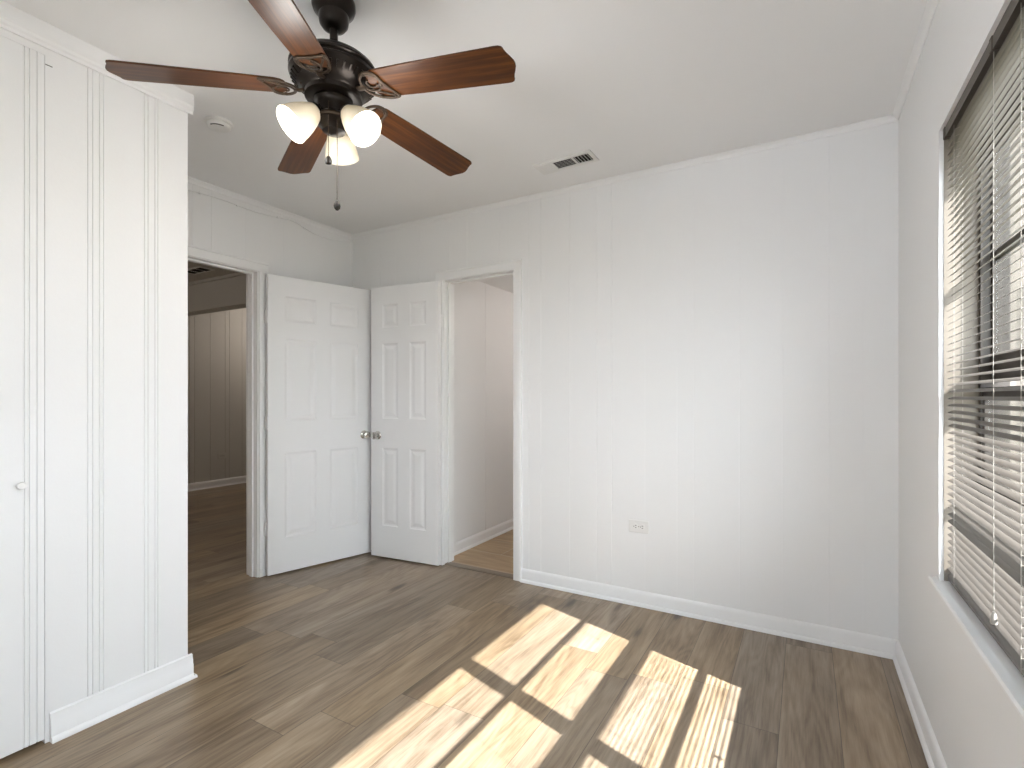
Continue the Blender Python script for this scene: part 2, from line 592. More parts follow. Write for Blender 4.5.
# closet head board
hb = [(0, 0), (0.018, 0), (0.018, 0.050), (0.014, 0.056), (0.014, 0.066), (0.009, 0.072), (0.008, 0.082), (0, 0.082)]
bm = bmesh.new()
add_prism(bm, hb, YN, YC + 0.017, lambda s, p, q: map_closet(s, -p, H - q))
add_prism(bm, hb, XC - 0.3, XC, lambda s, p, q: Vector((s, YC + p, H - q)))
struct(link_mesh('trim_4', bm, M['trim']), 'deep white head board across the top of the closet wall', 'crown moulding')

# ---- baseboards with shoe mouldings
base_p = [(0, 0), (0.013, 0), (0.013, 0.068), (0.010, 0.076), (0.006, 0.083), (0, 0.086)]
shoe_p = [(0.0125, 0), (0.0245, 0), (0.0240, 0.007), (0.0215, 0.013), (0.017, 0.0175), (0.0125, 0.019)]
def baseboard(name, mapf, a, b, label, prof=base_p, shoe=shoe_p, ext=None):
    bm = bmesh.new()
    add_prism(bm, prof, a, b, lambda s, p, q: mapf(s, -p, q))
    o = struct(link_mesh(name, bm, M['trim'], smooth=45), label, 'baseboard')
    if shoe:
        bm = bmesh.new()
        add_prism(bm, shoe, a, b, lambda s, p, q: mapf(s, -p, q))
        link_mesh('shoe_moulding', bm, M['trim'], o, smooth=45)
    return o
baseboard('baseboard_back', map_back, -1.612, XR, 'white baseboard under the outlet on the back wall')
baseboard('baseboard_right', map_right, YN, YB, 'white baseboard below the window')
baseboard('baseboard_left', map_left, 2.21, YB, 'white baseboard behind the open hall door')
cb_p = [(0, 0), (0.016, 0), (0.016, 0.058), (0.0125, 0.064), (0.0125, 0.078), (0.008, 0.088), (0.008, 0.098), (0, 0.102)]
cb_s = [(0.0155, 0), (0.027, 0), (0.027, 0.006), (0.024, 0.013), (0.019, 0.018), (0.0155, 0.020)]
ob = baseboard('baseboard_closet', map_closet, CD1 + 0.012, YC + 0.016, 'stepped white baseboard on the closet wall corner', cb_p, cb_s)
bm = bmesh.new()
add_prism(bm, cb_p, XC - 0.4, XC, lambda s, p, q: Vector((s, YC + p, q)))
add_prism(bm, cb_s, XC - 0.4, XC + 0.027, lambda s, p, q: Vector((s, YC + p, q)))
link_mesh('corner_return', bm, M['trim'], ob, smooth=45)

# ---- door casings
def casing(name, mapf, u0, u1, ztop, w, label, left=True, right=True):
    bm = bmesh.new()
    prof = [(0, 0), (0.010, 0), (0.012, 0.004), (0.012, w - 0.014), (0.016, w - 0.012), (0.016, w - 0.002), (0.014, w), (0, w)]
    if left:
        add_prism(bm, prof, 0, ztop, lambda s, p, q: mapf(u0 - q, -p, s))
    if right:
        add_prism(bm, prof, 0, ztop, lambda s, p, q: mapf(u1 + q, -p, s))
    add_prism(bm, prof, u0 - (w if left else 0), u1 + (w if right else 0), lambda s, p, q: mapf(s, -p, ztop + q))
    return struct(link_mesh(name, bm, M['trim'], smooth=45), label, 'door casing')
casing('trim_5', map_left, D1Y0 - 0.004, D1Y1 + 0.008, DZ + 0.004, 0.064, 'white casing around the hall doorway')
casing('trim_6', map_back, D2X0 - 0.006, D2X1 + 0.004, DZ + 0.004, 0.062, 'white casing around the narrow back doorway')

# ---- door jambs with stops
def jamb(name, mapf, u0, u1, ztop, thick, stop_d, label):
    bm = bmesh.new()
    j = 0.012
    for a, b in ((u0 - j, u0), (u1, u1 + j)):
        add_prism(bm, [(0, 0), (thick, 0), (thick, ztop + j), (0, ztop + j)], a, b, lambda s, p, q: mapf(s, p, q))
    add_prism(bm, [(0, ztop), (thick, ztop), (thick, ztop + j), (0, ztop + j)], u0, u1, lambda s, p, q: mapf(s, p, q))
    st = 0.012
    s0, s1 = stop_d, stop_d + 0.034
    for a, b in ((u0, u0 + st), (u1 - st, u1)):
        add_prism(bm, [(s0, 0), (s1, 0), (s1, ztop), (s0, ztop)], a, b, lambda s, p, q: mapf(s, p, q))
    add_prism(bm, [(s0, ztop - st), (s1, ztop - st), (s1, ztop), (s0, ztop)], u0 + st, u1 - st, lambda s, p, q: mapf(s, p, q))
    return struct(link_mesh(name, bm, M['trim'], bevel=0.0015), label, 'door jamb')
jamb('trim_7', map_left, D1Y0, D1Y1, DZ, T + 0.002, 0.042, 'white jamb and stop lining the hall doorway')
jamb('trim_8', map_back, D2X0, D2X1, DZ, T + 0.002, 0.042, 'white jamb and stop lining the back doorway')

# ------------------------------------------------------------------ doors
def panel_slab(width, height, thick, cols, rows, inset=0.014, depth=0.006, field=0.030):
    """six panel moulded slab, x 0..width, y 0..thick, z 0..height"""
    bm = bmesh.new()
    def cuts(total, spans):
        c = [0.0]
        for a, b in spans:
            c += [a, b]
        return c + [total]
    xs, zs = cuts(width, cols), cuts(height, rows)
    for side in (0, 1):
        y0 = 0.0 if side == 0 else thick
        sg = 1 if side == 0 else -1
        for i in range(len(xs) - 1):
            for j in range(len(zs) - 1):
                a, b, c, d = xs[i], xs[i + 1], zs[j], zs[j + 1]
                def loop(ins, dep):
                    y = y0 + sg * dep
                    return [bm.verts.new((x, y, z)) for x, z in ((a + ins, c + ins), (b - ins, c + ins), (b - ins, d - ins), (a + ins, d - ins))]
                if i % 2 == 1 and j % 2 == 1:
                    loops = [loop(0, 0), loop(0.004, 0.0035), (loop(inset, depth)), loop(inset + 0.006, depth), loop(inset + field, 0.0015)]
                    for l0, l1 in zip(loops[:-1], loops[1:]):
                        for k in range(4):
                            bm.faces.new((l0[k], l0[(k + 1) % 4], l1[(k + 1) % 4], l1[k]))
                    bm.faces.new(loops[-1])
                else:
                    bm.faces.new(loop(0, 0))
    for xx in (0.0, width):
        for j in range(len(zs) - 1):
            bm.faces.new([bm.verts.new(q) for q in ((xx, 0, zs[j]), (xx, thick, zs[j]), (xx, thick, zs[j + 1]), (xx, 0, zs[j + 1]))])
    for zz in (0.0, height):
        for i in range(len(xs) - 1):
            bm.faces.new([bm.verts.new(q) for q in ((xs[i], 0, zz), (xs[i + 1], 0, zz), (xs[i + 1], thick, zz), (xs[i], thick, zz))])
    return bm

ROWS = [(0.235, 0.815), (1.035, 1.595), (1.715, 1.885)]
def knob_bm():
    bm = bmesh.new()
    # axis along -y
    mat = Matrix.Rotation(PI / 2, 4, 'X')
    add_lathe(bm, [(0, 0), (0.031, 0), (0.032, 0.003), (0.028, 0.007), (0.014, 0.010), (0.011, 0.018), (0.012, 0.026),
                   (0.021, 0.032), (0.0265, 0.040), (0.0275, 0.048), (0.024, 0.056), (0.015, 0.060), (0, 0.061)], 32, mat)
    return bm

def hinge_bm(z, r=0.006):
    bm = bmesh.new()
    m = Matrix.Translation((0, 0, z))
    add_lathe(bm, [(0, -0.048), (0.004, -0.047), (r, -0.044), (r, 0.044), (0.004, 0.047), (0, 0.048)], 14, m)
    return bm

def swing_door(name, pin, ang, width, cols, knob_x, label, face_y, hz):
    """the slab runs along local +x from the hinge pin; the face seen is local y = face_y side"""
    root = empty(name, (pin[0], pin[1], 0.0), ang)
    struct(root, label, 'door')
    thick = 0.035
    bm = panel_slab(width, 2.02, thick, cols, ROWS)
    y0 = 0.004 if face_y > 0 else -0.004 - thick
    for v in bm.verts:
        v.co += Vector((0.004, y0, 0.012))
    slab = link_mesh('door_slab', bm, M['door'], root)
    vis = y0 + thick if face_y > 0 else y0
    for zz in hz:
        bmh = hinge_bm(zz)
        sgn = 1 if face_y > 0 else -1
        add_box(bmh, (0.0012, min(0, sgn * 0.034), zz - 0.044), (0.0035, max(0, sgn * 0.034), zz + 0.044))
        link_mesh('hinge', bmh, M['trim'], root, smooth=40)
    kb = knob_bm()
    for v in kb.verts:
        if face_y > 0:
            v.co = Vector((v.co.x, -v.co.y, v.co.z))
        v.co += Vector((knob_x, vis, 0.92))
    k = link_mesh('knob', kb, M['nickel'], slab, smooth=35)
    k['label'] = 'round satin nickel door knob'
    # latch plate on the free edge
    lp = box_bm((width + 0.0035, y0 + 0.006, 0.89), (width + 0.0055, y0 + thick - 0.006, 0.95))
    link_mesh('latch_plate', lp, M['nickel'], slab)
    return root

d1 = Vector((0.268, 0.963))
ang1 = math.atan2(d1.y, d1.x)
# local +x = d1 ; local +y = (-.963,.268) so the room face is on local -y
swing_door('door_1', (-3.152, 2.148), ang1, 0.760, [(0.112, 0.330), (0.432, 0.650)], 0.706,
           'white six panel door swung open from the hall doorway', -1, (0.316, 1.03, 1.75))
ang2 = math.radians(180 + 5.3)
# local +x = (-1,-0.09) ; local +y = (0.09,-1): the room face is on local +y
swing_door('door_2', (-2.256, 2.914), ang2, 0.597, [(0.105, 0.245), (0.352, 0.492)], 0.540,
           'narrow white six panel door folded against the back wall', 1, (0.316, 1.03, 1.75))

# closet door: flush panelled slab
cd_root = empty('door_3', (XC - 0.012, CD1 - 0.004, 0))
struct(cd_root, 'flush white panelled closet door with a small white knob', 'door')
cgd = [(y, 0.0045, 0.0040) for y in (0.676, 0.689, 0.709, 0.53, 0.542, 0.563, 0.575, 0.40, 0.41, 0.24, 0.26, 0.10, 0.12)]
bm = wall_bm(-0.045, CD1 - 0.0018, 0.017, 2.4035, 0.024, lambda u, d, z: Vector((XC + 0.001 - d, u, z)), grooves=cgd)
slab = link_mesh('door_slab', bm, M['wall'])
slab.parent = cd_root
slab.matrix_parent_inverse = Matrix.Translation(-cd_root.location)
bm = bmesh.new()
add_lathe(bm, [(0, 0), (0.0085, 0), (0.0075, 0.006), (0.008, 0.009), (0.0125, 0.014), (0.0135, 0.019), (0.011, 0.024), (0, 0.026)], 24,
          Matrix.Translation((XC + 0.001, 0.664, 0.912)) @ Matrix.Rotation(PI / 2, 4, 'Y'))
kn = link_mesh('knob', bm, M['plastic'], smooth=40)
kn.parent = slab

# thin reveal strip where the closet face panel is split above the door
bm = box_bm((XC - 0.0005, CD1 + 0.0006, 2.372), (XC + 0.0012, CD1 + 0.020, 2.3745))
struct(link_mesh('trim_9', bm, M['outlet_slot']), 'small dark saw cut beside the closet door top', 'saw cut')

# ------------------------------------------------------------------ window
win = struct(empty('window_1', (XR + 0.126, (WY0 + WY1) / 2, WZ0)), 'wide double window with dark bronze frames on the right wall', 'window')
def wpart(name, bm, m, parent, **kw):
    for v in bm.verts:
        v.co -= Vector(win.location)
    return link_mesh(name, bm, m, parent, **kw)
GX = XR + 0.126                                       # glass plane x = 0.50
MY0, MY1 = 1.262, 1.348                               # mullion
bm = bmesh.new()
FX0, FX1 = GX - 0.030, GX + 0.040
add_box(bm, (FX0, WY0, WZ0), (FX1, WY1, WZ0 + 0.060))
add_box(bm, (FX0, WY0, WZ1 - 0.050), (FX1, WY1, WZ1))
add_box(bm, (FX0, WY0, WZ0), (FX1, WY0 + 0.022, WZ1))
add_box(bm, (FX0, WY1 - 0.018, WZ0), (FX1, WY1, WZ1))
add_box(bm, (FX0, MY0 + 0.02, WZ0), (FX1, MY1 - 0.02, WZ1))
wpart('window_frame', bm, M['frame'], win, bevel=0.002)
bm = bmesh.new()
for ya, yb in ((WY0, WY0 + 0.003), (WY1 - 0.003, WY1)):
    add_box(bm, (XR + 0.012, ya, WZ0 + 0.0085), (FX0, yb, WZ1))
add_box(bm, (XR + 0.012, WY0 + 0.003, WZ1 - 0.003), (FX0, WY1 - 0.003, WZ1))
wpart('jamb_liner', bm, M['liner'], win)
ZTOP, ZBOT, ZM0, ZM1 = 1.970, 0.751, 1.226, 1.339
for (y0, y1) in ((WY0 + 0.018, MY0 + 0.022), (MY1 - 0.022, WY1 - 0.014)):
    near = y0 < 1.0
    g0 = y0 + 0.030 if near else MY1
    g1 = MY0 if near else 2.088
    for up in (True, False):
        x0, x1 = (GX - 0.004, GX + 0.018) if up else (GX - 0.022, GX)
        if up:
            za, zb, ga, gb, mz = 1.262, WZ1 - 0.045, ZM1, ZTOP, 1.643
        else:
            za, zb, ga, gb, mz = WZ0 + 0.05, 1.240, ZBOT, 1.212, 0.936
        bm = bmesh.new()
        add_box(bm, (x0, y0, za), (x1, y1, ga))
        add_box(bm, (x0, y0, gb), (x1, y1, zb))
        add_box(bm, (x0, y0, ga), (x1, g0, gb))
        add_box(bm, (x0, g1, ga), (x1, y1, gb))
        sash = wpart('sash', bm, M['frame'], win, bevel=0.0015)
        mt = 0.011 if up else 0.014
        wpart('muntin', box_bm((x0 + 0.002, g0, mz - mt), (x1 - 0.002, g1, mz + mt)), M['frame'], sash)
        xm = (x0 + x1) / 2
        for pa, pb in ((ga, mz - mt), (mz + mt, gb)):
            wpart('glass_pane', box_bm((xm - 0.0015, g0, pa), (xm + 0.0015, g1, pb)), M['glass'], sash)
# sill stool
bm = bmesh.new()
prof = [(-0.022, -0.004), (-0.018, -0.010), (0.0, -0.010), (0.094, -0.010), (0.094, 0.008), (-0.018, 0.008), (-0.022, 0.002)]
add_prism(bm, prof, WY0, WY1, lambda s, p, q: Vector((XR + p, s, WZ0 + q)))
prof2 = [(-0.022, -0.004), (-0.018, -0.010), (0.0, -0.010), (0.0, 0.008), (-0.018, 0.008), (-0.022, 0.002)]
for sa, sb in ((WY0 - 0.035, WY0), (WY1, WY1 + 0.038)):
    add_prism(bm, prof2, sa, sb, lambda s, p, q: Vector((XR + p, s, WZ0 + q)))
struct(link_mesh('trim_10', bm, M['trim']), 'white window sill board below the blind', 'window sill')

# ------------------------------------------------------------------ blind
BX = XR + 0.026
by0, by1 = WY0 + 0.008, WY1 - 0.010
blind = tag(empty('window_blind', (BX, (by0 + by1) / 2, WZ1)), 'cream horizontal slat blind lowered over the wide window', 'blind')
def bpart(name, bm, m, parent, **kw):
    for v in bm.verts:
        v.co -= Vector(blind.location)
    return link_mesh(name, bm, m, parent, **kw)
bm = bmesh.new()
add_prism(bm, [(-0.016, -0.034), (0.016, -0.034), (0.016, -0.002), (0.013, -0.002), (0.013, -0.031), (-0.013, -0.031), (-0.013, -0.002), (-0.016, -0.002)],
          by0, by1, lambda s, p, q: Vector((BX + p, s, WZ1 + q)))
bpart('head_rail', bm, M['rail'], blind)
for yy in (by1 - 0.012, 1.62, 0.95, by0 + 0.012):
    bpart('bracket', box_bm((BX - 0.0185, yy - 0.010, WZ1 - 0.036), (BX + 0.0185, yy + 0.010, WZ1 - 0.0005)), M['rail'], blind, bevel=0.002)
SW, PITCH, TILT = 0.0180, 0.0215, math.radians(30)
bm = bmesh.new()
z = WZ0 + 0.036
nsl = 0
while z < WZ1 - 0.040:
    prof = []
    for k in range(5):
        t = -1 + k / 2.0
        prof.append((t * SW / 2, 0.0011 * (1 - t * t)))
    up = [(p, q + 0.00025) for p, q in prof]
    dn = [(p, q - 0.00025) for p, q in prof][::-1]
    ct, st = math.cos(TILT), math.sin(TILT)
    pr = [(p * ct - q * st, p * st + q * ct) for p, q in up + dn]
    jit = random.uniform(-0.0002, 0.0002)
    add_prism(bm, pr, by0 + 0.004, by1 - 0.004, lambda s, p, q, z=z + jit: Vector((BX + p, s, z + q)))
    z += PITCH
    nsl += 1
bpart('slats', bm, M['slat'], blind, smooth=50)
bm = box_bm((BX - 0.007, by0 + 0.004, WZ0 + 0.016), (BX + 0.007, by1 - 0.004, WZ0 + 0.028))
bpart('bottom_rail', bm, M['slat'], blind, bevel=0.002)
for yy in (by1 - 0.10, 1.45, 1.05, by0 + 0.10):
    bm = bmesh.new()
    for dx in (-SW / 2 - 0.0012, SW / 2 + 0.0012):
        add_tube(bm, [(BX + dx, yy, WZ0 + 0.022), (BX + dx, yy, WZ1 - 0.034)], 0.0006, 6)
    zz = WZ0 + 0.036
    while zz < WZ1 - 0.04:
        add_tube(bm, [(BX - SW / 2 - 0.001, yy, zz - 0.004), (BX + SW / 2 + 0.001, yy, zz + 0.0005)], 0.0006, 5)
        zz += PITCH
    bpart('ladder_cord', bm, M['cord'], blind)
bm = bmesh.new()
add_tube(bm, [(BX - 0.012, 1.62, WZ1 - 0.036), (BX - 0.013, 1.619, 1.3), (BX - 0.012, 1.62, 0.70)], 0.0008, 6)
cordo = bpart('lift_cord', bm, M['cord'], blind)
bm = bmesh.new()
add_lathe(bm, [(0, 0.030), (0.003, 0.029), (0.0055, 0.020), (0.0075, 0.004), (0.006, 0), (0, 0)], 14, Matrix.Translation((BX - 0.012, 1.62, 0.672)))
bpart('tassel', bm, M['cord'], cordo, smooth=40)

# ------------------------------------------------------------------ beyond the hall doorway
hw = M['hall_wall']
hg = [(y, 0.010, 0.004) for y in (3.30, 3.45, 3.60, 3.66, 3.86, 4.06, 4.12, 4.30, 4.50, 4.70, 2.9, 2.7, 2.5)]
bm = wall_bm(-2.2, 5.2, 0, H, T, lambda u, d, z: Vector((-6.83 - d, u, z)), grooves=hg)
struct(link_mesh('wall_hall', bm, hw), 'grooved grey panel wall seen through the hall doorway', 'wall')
bm = bmesh.new()
add_box(bm, (-6.95, 5.1, 0), (XL - 0.06, 5.2, H))
add_box(bm, (XL - T - 0.06, YB + T, 0), (XL - T, 5.2, H))
add_box(bm, (-6.95, -2.3, 0), (XL - 0.06, -2.2, H))
add_box(bm, (XL - T, -2.2, 0), (XL - 0.06, YC - 0.1, H))
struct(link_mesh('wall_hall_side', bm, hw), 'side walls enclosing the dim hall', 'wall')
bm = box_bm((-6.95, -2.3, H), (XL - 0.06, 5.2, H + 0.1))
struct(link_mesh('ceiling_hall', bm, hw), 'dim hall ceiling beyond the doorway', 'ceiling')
bm = bmesh.new()
add_box(bm, (-6.83, 3.225, 2.185), (XL - T, 3.345, H))
add_box(bm, (-6.83, 3.205, 2.175), (XL - T, 3.365, 2.205))
add_box(bm, (-6.83, 3.200, H - 0.03), (XL - T, 3.225, H))
struct(link_mesh('trim_11', bm, hw), 'boxed beam across the hall ceiling', 'beam')
bm = bmesh.new()
add_prism(bm, base_p, -2.2, 5.1, lambda s, p, q: Vector((-6.83 + p, s, q * 1.15)))
ob = struct(link_mesh('baseboard_hall', bm, M['trim']), 'baseboard along the grooved hall wall', 'baseboard')
bm = bmesh.new()
add_prism(bm, shoe_p, -2.2, 5.1, lambda s, p, q: Vector((-6.83 + p, s, q)))
link_mesh('shoe_moulding', bm, M['trim'], ob)

# ------------------------------------------------------------------ beyond the narrow back doorway
BL = -2.338
bth = M['wall']
bm = wall_bm(YB + T, 5.0, 0, H, 0.1, lambda u, d, z: Vector((BL - d, u, z)), grooves=[(3.62, 0.008, 0.003), (4.40, 0.006, 0.003)])
struct(link_mesh('wall_bathroom_left', bm, bth), 'pale panelled wall just inside the narrow back doorway', 'wall')
bm = bmesh.new()
add_box(bm, (BL - 0.1, 5.0, 0), (-0.9, 5.1, H))
add_box(bm, (-1.0, YB + T, 0), (-0.9, 5.0, H))
struct(link_mesh('wall_bathroom_far', bm, bth), 'far walls of the tiled room behind the back doorway', 'wall')
bm = box_bm((BL - 0.1, YB + T, 2.165), (-0.9, 5.1, 2.265))
struct(link_mesh('ceiling_bathroom', bm, bth), 'low ceiling of the tiled room behind the back doorway', 'ceiling')
bm = box_bm((BL - 0.1, 2.99, -0.10), (-0.9, 5.1, -0.001))
struct(link_mesh('floor_bathroom', bm, M['tile']), 'tan tile floor beyond the narrow back doorway', 'floor')
bm = bmesh.new()
add_prism(bm, base_p, YB + T, 5.0, lambda s, p, q: Vector((BL + p, s, q)))
ob = struct(link_mesh('baseboard_bathroom', bm, M['trim']), 'white baseboard in the tiled room', 'baseboard')
bm = bmesh.new()
add_prism(bm, shoe_p, YB + T, 5.0, lambda s, p, q: Vector((BL + p, s, q)))
link_mesh('shoe_moulding', bm, M['trim'], ob)
bm = bmesh.new()
add_prism(bm, [(2.940, 0), (3.008, 0), (3.004, 0.005), (2.992, 0.008), (2.956, 0.008), (2.944, 0.005)], D2X0, D2X1, lambda s, p, q: Vector((s, p, q)))
struct(link_mesh('trim_12', bm, M['strip']), 'grey brown threshold strip between plank and tile floors', 'threshold')

# fill lamps added out of sight to brighten those two rooms
def fill_globe_lamp(name, loc, watts, label):
    root = tag(empty(name, loc), label, 'ceiling lamp')
    bm = bmesh.new()
    add_lathe(bm, [(0, 0), (0.09, 0), (0.09, -0.012), (0.07, -0.020), (0, -0.020)], 32)
    link_mesh('base', bm, M['nickel'], root, smooth=40)
    bm = bmesh.new()
    add_lathe(bm, [(0.078, -0.0205), (0.105, -0.045), (0.11, -0.07), (0.09, -0.105), (0.05, -0.125), (0, -0.13)], 32)
    link_mesh('globe', bm, M['shade'], root, smooth=60)
    ld = bpy.data.lights.new(name + '_light', 'POINT')
    ld.energy = watts
    ld.color = (1.0, 0.90, 0.82)
    ld.shadow_soft_size = 0.09
    lo = bpy.data.objects.new('fill_light', ld)
    lo.location = (0, 0, -0.20)
    lo.parent = root
    COL.objects.link(lo)
fill_globe_lamp('fill_lamp', (-1.25, 4.2, 2.165), BATH_FILL_W, 'added fill globe lamp on the low ceiling of the tiled room')
fill_globe_lamp('fill_lamp', (-6.0, 4.7, H), HALL_FILL_W, 'added fill globe lamp on the hall ceiling beyond the boxed beam')
fill_globe_lamp('fill_lamp', (-6.0, -1.0, H), 40.0, 'added fill globe lamp at the near end of the hall ceiling')

# ------------------------------------------------------------------ registers, detector, outlets, cable
def register(name, loc, lx, ly, label, ang=0.0, dark=False):
    root = tag(empty(name, loc, ang), label, 'air vent')
    bm = bmesh.new()
    fl = 0.022
    hx, hy = lx / 2, ly / 2
    for a, b in (((-hx, -hy), (hx, -hy + fl)), ((-hx, hy - fl), (hx, hy)), ((-hx, -hy + fl), (-hx + fl, hy - fl)), ((hx - fl, -hy + fl), (hx, hy - fl))):
        add_box(bm, (a[0], a[1], -0.008), (b[0], b[1], 0.0))
    x1, x2 = -hx + lx * 0.30, -hx + lx * 0.66
    for xx in (x1, x2):
        add_box(bm, (xx - 0.005, -hy + fl, -0.007), (xx + 0.005, hy - fl, 0.0))
    link_mesh('face_frame', bm, M['plastic'], root, bevel=0.0015)
    link_mesh('duct_backing', box_bm((-hx + fl, -hy + fl, -0.0015), (hx - fl, hy - fl, -0.0003)), M['dark_void'], root)
    bm = bmesh.new()
    def louvre(x0, x1, along_y, tilt, n, w=0.010, th=0.0012):
        for k in range(n):
            f = (k + 0.5) / n
            if along_y:
                cx = x0 + (x1 - x0) * f
                m = Matrix.Translation((cx, 0, -0.0055)) @ Matrix.Rotation(tilt, 4, 'Y')
                add_box(bm, (-w / 2, -hy + fl, -th / 2), (w / 2, hy - fl, th / 2), m)
            else:
                cy = -hy + fl + (ly - 2 * fl) * f
                m = Matrix.Translation(((x0 + x1) / 2, cy, -0.0055)) @ Matrix.Rotation(tilt, 4, 'X')
                add_box(bm, (-(x1 - x0) / 2, -w / 2, -th / 2), ((x1 - x0) / 2, w / 2, th / 2), m)
    louvre(-hx + fl, x1 - 0.005, True, math.radians(-30), 7, 0.011)
    louvre(x1 + 0.005, x2 - 0.005, False, math.radians(27), 6, 0.008)
    louvre(x2 + 0.005, hx - fl, True, math.radians(60), 5, 0.008)
    link_mesh('louvres', bm, M['plastic'] if not dark else M['dark_void'], root)
    return root
register('ceiling_vent', (-1.152, 2.600, H), 0.345, 0.135, 'white three way air vent on the bedroom ceiling', math.radians(-2))
register('ceiling_vent', (-5.42, 2.93, H), 0.36, 0.16, 'dark air vent on the hall ceiling beyond the doorway', 0, True)

sd = tag(empty('smoke_detector', (-2.408, 1.403, H)), 'round white smoke detector on the ceiling left of the fan', 'smoke detector')
bm = bmesh.new()
add_lathe(bm, [(0, 0), (0.058, 0), (0.060, -0.004), (0.058, -0.010), (0.054, -0.011), (0.0, -0.011)], 48)
link_mesh('mounting_plate', bm, M['plastic'], sd, smooth=40)
bm = bmesh.new()
add_lathe(bm, [(0, -0.011), (0.050, -0.011), (0.051, -0.014), (0.049, -0.022), (0.045, -0.027), (0.038, -0.030), (0, -0.031)], 48)
link_mesh('cover', bm, M['plastic'], sd, smooth=40)
bm = bmesh.new()
pts = []
for k in range(9):
    a = math.radians(-84 + k * 10)
    pts.append((0.0425 * math.cos(a), 0.0425 * math.sin(a), -0.0285))
add_tube(bm, pts, 0.0028, 6)
link_mesh('vent_slot', bm, M['outlet_slot'], sd)

def outlet(name, origin, mapf, label, m_plate):
    """horizontal duplex receptacle; mapf(u, out, v)"""
    root = tag(empty(name, origin), label, 'outlet')
    O = Vector(origin)
    def lk(nm, bm, m, par, **kw):
        for v in bm.verts:
            v.co = mapf(*v.co) - O
        return link_mesh(nm, bm, m, par, **kw)
    lk('cover_plate', box_bm((-0.058, 0.0, -0.036), (0.058, 0.0055, 0.036)), m_plate, root, bevel=0.003)
    for sx in (-1, 1):
        cx = sx * 0.0195
        bm = bmesh.new()
        prof = []
        for k in range(24):
            a = 2 * PI * k / 24
            prof.append((cx + max(-0.0135, min(0.0135, 0.0172 * math.cos(a))), 0.0168 * math.sin(a)))
        add_prism(bm, prof, 0.0055, 0.0080, lambda s, p, q: Vector((p, s, q)))
        rc = lk('receptacle', bm, m_plate, root)
        bm = bmesh.new()
        for dz, hl in ((-0.0062, 0.0040), (0.0062, 0.0048)):
            add_box(bm, (cx + 0.0035 - hl, 0.0072, dz - 0.0014), (cx + 0.0035 + hl, 0.0083, dz + 0.0014))
        add_prism(bm, [(cx - 0.0075 + 0.0026 * math.cos(2 * PI * k / 12), 0.0026 * math.sin(2 * PI * k / 12)) for k in range(12)], 0.0072, 0.0083,
                  lambda s, p, q: Vector((p, s, q)))
        lk('slots', bm, M['outlet_slot'], rc)
    bm = bmesh.new()
    add_prism(bm, [(0.003 * math.cos(2 * PI * k / 12), 0.003 * math.sin(2 * PI * k / 12)) for k in range(12)], 0.0053, 0.0065, lambda s, p, q: Vector((p, s, q)))
    lk('screw', bm, M['nickel'], root)
    return root
outlet('wall_outlet', (-0.838, YB, 0.457), lambda u, o, v: Vector((-0.838 + u, YB - o, 0.457 + v)), 'white sideways outlet low on the back wall', M['plastic'])
outlet('wall_outlet', (-6.83, 4.02, 0.41), lambda u, o, v: Vector((-6.83 + o, 4.02 + u, 0.41 + v)), 'small outlet on the grooved wall through the hall doorway', M['hall_wall'])

cab_px = [(1.60, 2.434), (1.658, 2.437), (1.730, 2.443), (1.804, 2.447), (1.886, 2.448), (1.964, 2.444), (2.088, 2.440), (2.18, 2.447), (2.255, 2.455), (2.345, 2.466), (2.405, 2.462), (2.47, 2.445), (2.549, 2.426), (2.63, 2.421), (2.702, 2.425), (2.80, 2.440), (2.88, 2.458), (2.934, 2.467)]
bm = bmesh.new()
add_tube(bm, [(XL + 0.0052, y, z) for y, z in cab_px], 0.0045, 8)
cable = tag(link_mesh('wall_cable', bm, M['trim'], smooth=60), 'thin white painted cable sagging below crown moulding over hall door', 'cable')
for y, z in cab_px[2:12:3]:
    link_mesh('cable_clip', box_bm((XL, y - 0.005, z - 0.0065), (XL + 0.0115, y + 0.005, z + 0.0065)), M['trim'], cable)

# ------------------------------------------------------------------ ceiling fan
FAN = Vector((-1.3414, 1.1597, H))
fan = tag(empty('ceiling_fan', FAN), 'dark bronze ceiling fan with five walnut blades and three lit glass shades', 'ceiling fan')
def fl(z): return z - H
bm = bmesh.new()
add_lathe(bm, [(0, 0), (0.064, 0), (0.068, -0.006), (0.069, -0.022), (0.065, -0.034), (0.052, -0.044), (0.047, -0.050), (0.0475, -0.062),
               (0.045, -0.078), (0.036, -0.090), (0.022, -0.096), (0, -0.097)], 48)
link_mesh('canopy', bm, M['bronze'], fan, smooth=35)
bm = bmesh.new()
add_lathe(bm, [(0, -0.09), (0.013, -0.09), (0.013, fl(2.345)), (0.030, fl(2.340)), (0.030, fl(2.325)), (0, fl(2.325))], 24)
link_mesh('downrod', bm, M['bronze'], fan, smooth=35)
bm = bmesh.new()
add_lathe(bm, [(0, fl(2.330)), (0.050, fl(2.328)), (0.090, fl(2.319)), (0.118, fl(2.305)), (0.133, fl(2.291)), (0.136, fl(2.284)), (0.1385, fl(2.282)), (0.1385, fl(2.276)),
               (0.133, fl(2.272)), (0.133, fl(2.267)), (0.1385, fl(2.263)), (0.1385, fl(2.256)), (0.134, fl(2.250)), (0.126, fl(2.236)), (0.112, fl(2.222)),
               (0.100, fl(2.214)), (0.096, fl(2.206)), (0.090, fl(2.200)), (0.090, fl(2.186)), (0.078, fl(2.182)), (0, fl(2.182))], 64)
